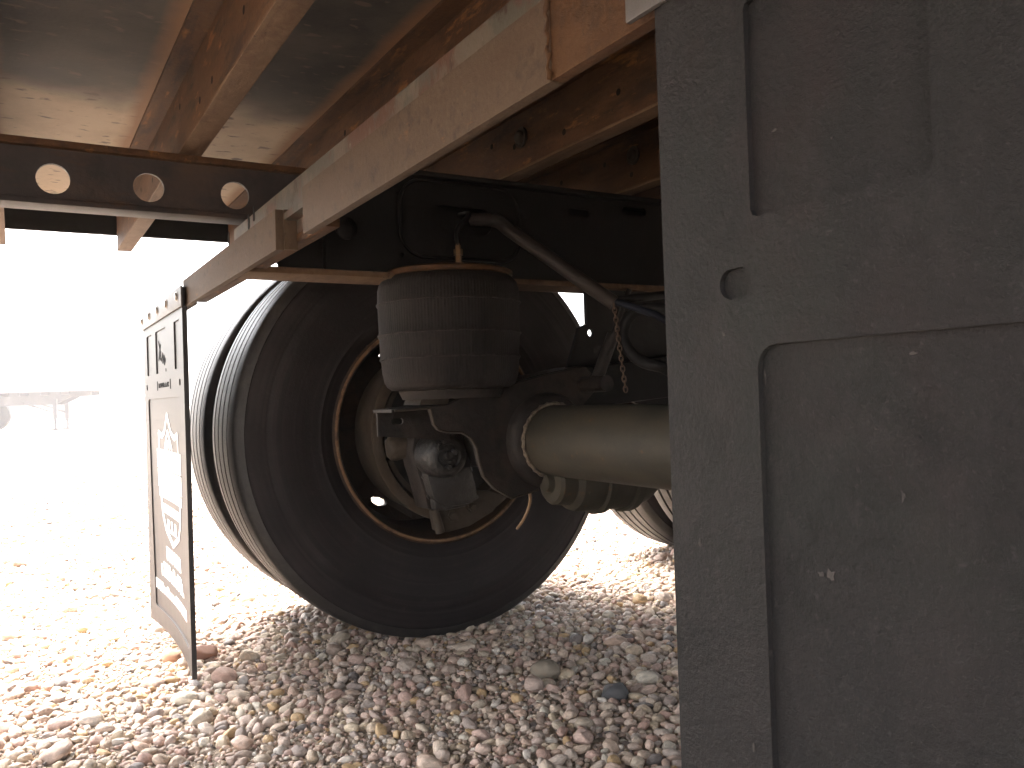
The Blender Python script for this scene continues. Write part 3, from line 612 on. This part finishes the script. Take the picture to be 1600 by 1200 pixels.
# air spring
bc = CAM+ray(702, 500)/FPX*1.645; BX, BY = bc.x, bc.y
BZ0, BZ1 = .655, .895
KZ = 1.11
pf = [(BZ0+.004, .02), (BZ0+.004, .085), (BZ0, .116), (BZ0+.006, .1255), (BZ0+.014, .130), (BZ0+.03, .1335), (BZ0+.05, .135), (BZ0+.054, .1378), (BZ0+.06, .1355), (BZ0+.09, .1375), (BZ0+.096, .1403), (BZ0+.102, .138), (BZ0+.145, .139), (BZ0+.15, .1412), (BZ0+.156, .139), (BZ0+.175, .1385), (BZ0+.186, .135), (BZ0+.194, .1285), (BZ0+.198, .122), (BZ0+.2, .05)]
seg = 560; pf = [(BZ0+(h-BZ0)*KZ, r) for h, r in pf]
ab = MB().lathe(pf, seg, 'Z', (BX, BY, 0), mod=lambda i, k: (0, .0005, 0, -.0005)[k % 4] if 3 < i < 17 else 0).build('air_spring', 'bag', TR, 60)
MB().lathe([(BZ0+dz, r) for dz, r in ((.218, .02), (.218, .1235), (.221, .128), (.228, .128), (.2315, .122), (.234, .1), (.236, .02))], 64, 'Z', (BX, BY, 0)).build('top_plate', 'rust', ab, 40)
for hz_, rz_ in ((.06, .1378), (.1065, .1403), (.1665, .1412)):
    MB().tube([(BX+rz_*math.cos(2*math.pi*i/72), BY+rz_*math.sin(2*math.pi*i/72), BZ0+hz_+.0008*math.sin(i*1.3)) for i in range(73)], [.0014+.0006*math.sin(i*3.7) for i in range(73)], 6, False).build('moulded_ring', 'bagring', ab, 60)
MB().lathe([(BZ0-.018, .02), (BZ0-.018, .096), (BZ0-.002, .104), (BZ0+.003, .1)], 48, 'Z', (BX, BY, 0)).build('piston', 'arm', ab, 40)
fp = hit(716, 395, 0, XF+.03)
t = MB(); t.lathe([(-.025, .007), (.0, .007), (.0, .009), (.012, .009), (.012, .006), (.022, .0055), (.022, .0001)], 6, 'Z', (fp.x, fp.y, fp.z-.005)); t.build('air_fitting', 'brass', ab)
t = MB(); s0 = hit(722, 340, 0, XF-.03); t.tube(bez([(fp.x, fp.y, fp.z+.014), (fp.x-.004, fp.y+.002, fp.z+.045), (fp.x-.03, s0.y, s0.z+.0), (XF-.06, s0.y+.01, s0.z+.012)]), .0055, 8); t.build('air_line', 'blackhose', ab, 60)

# brake: greasy camshaft housing, boss, bracket and shoes
def bp_(u, v, X=-1.72): return hit(u, v, 0, X)
c = bp_(694, 715); 
def lump(parts, name, m, parent, bev=.4, rough=.1):
    bm = bmesh.new()
    for (p, rad) in parts:
        r = bmesh.ops.create_icosphere(bm, subdivisions=3, radius=1)
        for v in r['verts']: v.co = Vector((v.co.x*rad[0], v.co.y*rad[1], v.co.z*rad[2]))+Vector(p)
    me = bpy.data.meshes.new(name); bm.to_mesh(me); bm.free()
    o = link(name, me, parent); md = o.modifiers.new('join', 'REMESH'); md.mode = 'VOXEL'; md.voxel_size = .0045; md.use_smooth_shade = True
    sm = o.modifiers.new('soft', 'SMOOTH'); sm.iterations = 30; sm.factor = .5
    me.materials.append(M[m]); return o
# housing: a stubby round can facing the vehicle centre on a tapering casting, with a bolted column beside it
def yz(u, v, X): p = hit(u, v, 0, X); return (p.y, p.z)
def casting(name, outline, x0, x1, m, parent, bev=.006):
    t = MB(); t.prism([yz(u, v, x0) for u, v in outline], lambda q: (x0, q[0], q[1]), lambda q: (x1, q[0], q[1])); return t.build(name, m, parent, bevel=bev)
BR = casting('brake_housing', [(668, 690), (676, 672), (700, 664), (724, 672), (736, 694), (738, 730), (745, 757), (748, 775), (735, 788), (712, 792), (694, 793), (678, 780), (668, 745)], -1.66, -1.78, 'greasy', TR, .012)
k = hit(698, 712, 0, -1.62)
MB().lathe([(-1.68, .05), (-1.625, .0485), (-1.612, .044), (-1.606, .034), (-1.606, .027), (-1.611, .024), (-1.611, .012), (-1.605, .009), (-1.605, .0001)], 36, 'X', (0, k.y, k.z)).build('actuator_cap', 'greasy', BR, 50)
casting('bolted_column', [(648, 680), (656, 664), (676, 660), (684, 676), (676, 705), (676, 750), (684, 780), (686, 798), (668, 796), (662, 768), (650, 730), (644, 702)], -1.69, -1.76, 'arm', BR, .008)
casting('lower_web', [(676, 770), (700, 760), (740, 764), (752, 778), (728, 792), (700, 798), (680, 798)], -1.67, -1.73, 'greasy', BR, .008)
p = hit(603, 702, 0, -1.76); q2 = hit(650, 695, 0, -1.74)
MB().tube([p, p+(q2-p)*.12, p+(q2-p)*.3, q2], [.017, .027, .029, .024], 20).build('guide_boss', 'castdust', BR, 50)
for (u, v) in ((688, 698), (710, 706), (702, 730), (664, 745), (656, 715), (662, 676), (672, 775)):
    p = hit(u, v, 0, -1.607 if u > 675 else -1.688)
    MB().lathe([(-.01, .008), (.002, .008), (.004, .006), (.004, .0001)], 6, 'X', tuple(p)).build('bolt', 'greasy', BR)
t = MB(); br = [hit(u, v, 0, -1.72) for u, v in ((676, 795), (700, 790), (735, 765), (768, 768), (790, 775), (770, 800), (735, 822), (700, 832), (682, 830))]
t.prism([(b.y, b.z) for b in br], lambda q: (-1.72, q[0], q[1]), lambda q: (-1.745, q[0], q[1])); t.build('anchor_bracket', 'castdust', BR, bevel=.004)
for (u, v) in ((708, 806), (738, 793)):
    p = hit(u, v, 0, -1.715); MB().lathe([(-.008, .013), (0, .013), (0, .0095), (.008, .0095), (.009, .008), (.009, .0001)], 6, 'X', tuple(p)).build('bracket_bolt', 'castdust', BR)
p0, p1 = hit(679, 796, 0, -1.7), hit(688, 832, 0, -1.7)
MB().tube([p0, p1], [.009, .011], 10).build('return_pin', 'castdust', BR, 50)
# brake shoes just inside the drum
for a0, a1 in ((200, 262), (100, 165), (285, 350), (10, 70)):
    pts = []
    n = 14
    t = MB()
    ring = [(math.radians(a0+(a1-a0)*i/n)) for i in range(n+1)]
    outl = [(.198*math.cos(a), .198*math.sin(a)) for a in ring]+[(.184*math.cos(a), .184*math.sin(a)) for a in reversed(ring)]
    t.prism(outl, lambda q: (-1.965, WC[0]+q[0], WC[1]+q[1]), lambda q: (-2.06, WC[0]+q[0], WC[1]+q[1])); t.build('brake_shoe', 'castdust', BR, bevel=.002)
# dark spider plate closing the drum
bm = sheet(circ(0, 0, .18, 48), [circ(.12*math.cos(a), .12*math.sin(a), .022, 14) for a in (.3, 1.4, 2.6, 3.7, 5.1)], .012, lambda a, b, d: (-1.99-d, WC[0]+a, WC[1]+b)); bm_obj(bm, 'brake_spider', 'frame', BR)

# brake chamber under and ahead of the axle
cx_, cz_ = -1.40, .462
c0, c1 = .905, 1.19
ch = MB().lathe([(c0+dy, r) for dy, r in ((0, .0001), (0, .018), (.012, .022), (.014, .04), (.02, .046), (.05, .05), (.06, .06), (.075, .064), (.1, .066), (.112, .0665), (.114, .074), (.13, .074), (.132, .0665), (.17, .068), (.185, .068), (.187, .076), (.204, .076), (.206, .066), (.24, .062), (.27, .045), (.282, .02), (.284, .0001))], 40, 'Y', (cx_, 0, cz_)).build('brake_chamber', 'axle', TR, 30)
MB().box((cx_-.03, c0+.03, cz_+.03), (cx_+.03, c0+.12, AZ-.02)).build('chamber_bracket', 'arm', ch, bevel=.004)
# thin brown sensor cable hanging from the arm
t = MB(); cb = [(820, 742, -1.44), (827, 765, -1.45), (828, 785, -1.48), (820, 808, -1.5), (808, 826, -1.53)]
t.tube(bez([hit(u, v, 0, X) for u, v, X in cb]), .0032, 8); t.build('sensor_cable', 'wire', TR, 60)

# air hose from the frame slot, lines, chain and shock absorber
t = MB(); hp = [hit(738, 343, 0, XF-.03), hit(775, 345, 0, XF+.02), CAM+ray(800, 362)/FPX*1.62, CAM+ray(850, 397)/FPX*1.6, CAM+ray(905, 436)/FPX*1.58, CAM+ray(960, 474)/FPX*1.56]
t.tube(bez(hp), [.0145]*100 if False else .014, 14); t.build('air_hose', 'hose', TR, 60)
def loop(name, pts, r, m):
    t = MB(); t.tube(bez([CAM+ray(u, v)/FPX*d for u, v, d in pts]+[(-.8, 1.02+r*3, .8+r), (-.55, 1.06+r*3, .84+r), (-.34, 1.1+r*3, .9)]), r, 10); return t.build(name, m, TR, 60)
loop('air_line', [(957, 470, 1.56), (985, 478, 1.55), (1020, 490, 1.53), (1075, 500, 1.5)], .007, 'bluehose')
loop('air_line', [(1075, 488, 1.5), (1010, 482, 1.55), (980, 500, 1.56), (975, 530, 1.56), (995, 560, 1.55), (1030, 572, 1.52), (1085, 572, 1.5)], .011, 'blackhose')
loop('air_line', [(960, 470, 1.56), (1000, 465, 1.57), (1080, 455, 1.6)], .008, 'blackhose')
# chain: alternate links
ch0 = CAM+ray(959, 474)/FPX*1.55; ch1 = CAM+ray(968, 540)/FPX*1.55; ch2 = CAM+ray(978, 612)/FPX*1.56
cn = MB(); path = bez([ch0, ch1, ch2], 9)
cho = None
for i in range(len(path)-1):
    a, b = path[i], path[i+1]; mid = (a+b)/2; ln = (b-a).length*.66; dv = (b-a).normalized(); sdv = (rt if i % 2 else fw); sdv = (sdv-dv*sdv.dot(dv)).normalized()
    ring = [mid+dv*ln*math.cos(k*math.pi/7)+sdv*.0036*math.sin(k*math.pi/7) for k in range(14)]
    t = MB(); t.tube(ring+[ring[0], ring[1]], .0013, 6, False)
    if cho is None: cho = t.build('height_chain', 'chain', TR, 60)
    else: t.build('link', 'chain', cho, 60)
# shock absorber behind the axle
s0, s1 = hit(958, 522, 0, -1.36), hit(930, 600, 0, -1.38)
sh = MB().tube([s1, s0], .013, 20).build('shock_absorber', 'arm', TR, 50)
MB().tube([s0, s0+(s0-s1)*.9], .0055, 12).build('shock_rod', 'frame', sh, 50)
MB().tube([s1+Vector((-.04, 0, 0)), s1+Vector((.04, 0, 0))], .017, 20).build('shock_eye', 'arm', sh, 50)
# air tank slung between the beams, ahead of the axles
MB().lathe([(-1.4, .0001), (-1.395, .05), (-1.375, .095), (-1.34, .11), (-.66, .11), (-.62, .095), (-.6, .05), (-.595, .0001)], 40, 'X', (0, 1.62, .93)).build('air_tank', 'frame', TR, 40)

# ------------------------------------------------------------------ far trailers
def far_trailer(loc, rz, main, dark, label, legs):
    r = empty('parked_trailer', loc); r.rotation_euler.z = rz; tag(r, label, 'trailer')
    m = MB().box((-1.25, -9, 1.24), (1.25, 2.2, 1.3)).build('deck', main, r, loc=(0, 0, 0))
    MB().box((1.25, -9, 1.22), (1.3, 2.2, 1.31)).build('rub_rail', main, r, loc=(0, 0, 0))
    MB().box((1.26, -9, 1.5), (1.285, 2.2, 1.525)).build('top_rail', dark, r, loc=(0, 0, 0))
    for y in (-8.8, -6, -3, 0, 1.2, 2.1): MB().box((1.255, y, 1.3), (1.285, y+.04, 1.51)).build('rail_post', dark, r, loc=(0, 0, 0))
    for x in (-.5, .45): MB().prism([(-9, .82), (1.0, .82), (1.5, 1.06), (2.1, 1.1), (2.1, 1.24), (-9, 1.24)], lambda p: (x, p[0], p[1]), lambda p: (x+.06, p[0], p[1])).build('frame_beam', dark, r, loc=(0, 0, 0))
    for k in range(18): MB().box((-1.24, -8.8+k*.6, 1.12), (1.24, -8.76+k*.6, 1.24)).build('crossmember', dark, r, loc=(0, 0, 0))
    if legs:
        for x in (-.62, .55):
            lg = MB().box((x, .98, .35), (x+.1, 1.1, 1.0)).box((x+.015, 1.0, .04), (x+.085, 1.08, .36)).box((x-.06, .9, .0), (x+.16, 1.18, .04)).build('landing_leg', dark, r, loc=(0, 0, 0))
            MB().tube([(x+.05, 1.0, .55), (x+.05, 0.1, .9)], .03, 8).build('leg_brace', dark, lg)
    for x in (-1.05, .8):
        for y in (-1.4, -2.7):
            w_ = MB().lathe([(x-.13, .28), (x-.13, .48), (x-.1, .52), (x+.1, .52), (x+.13, .48), (x+.13, .28), (x+.08, .26), (x+.06, .0001)], 32, 'X', (0, y, .52)).build('wheel', 'rubber', r, 40, loc=(0, 0, 0))
    return r
p = hit(100, 670, 2, 0)
far_trailer((-31.6, .35, 0), math.radians(-20), 'fargrey', 'fardark', 'pale grey flatbed trailer on landing legs fading into the glare', True)
far_trailer((-58, 5.5, 0), math.radians(-8), 'farpink', 'farpink', 'faint reddish low trailer standing behind the pale grey one', False)

# ------------------------------------------------------------------ haze added in place of lens glare
hz = MB().box((-90, -45, -1), (30, 70, 1.75)).build('haze', 'stone'); hz.data.materials.clear()
hm = bpy.data.materials.new('haze'); hm.use_nodes = True; n = hm.node_tree.nodes; n.clear()
o_ = n.new('ShaderNodeOutputMaterial'); pv = n.new('ShaderNodeVolumePrincipled'); pv.inputs['Color'].default_value = (.97, .96, .98, 1); pv.inputs['Density'].default_value = .003; pv.inputs['Anisotropy'].default_value = .2
hm.node_tree.links.new(pv.outputs[0], o_.inputs['Volume']); hz.data.materials.append(hm)
tag(hz, 'bright pale haze added over the yard in place of lens glare', 'haze', kind='stuff')
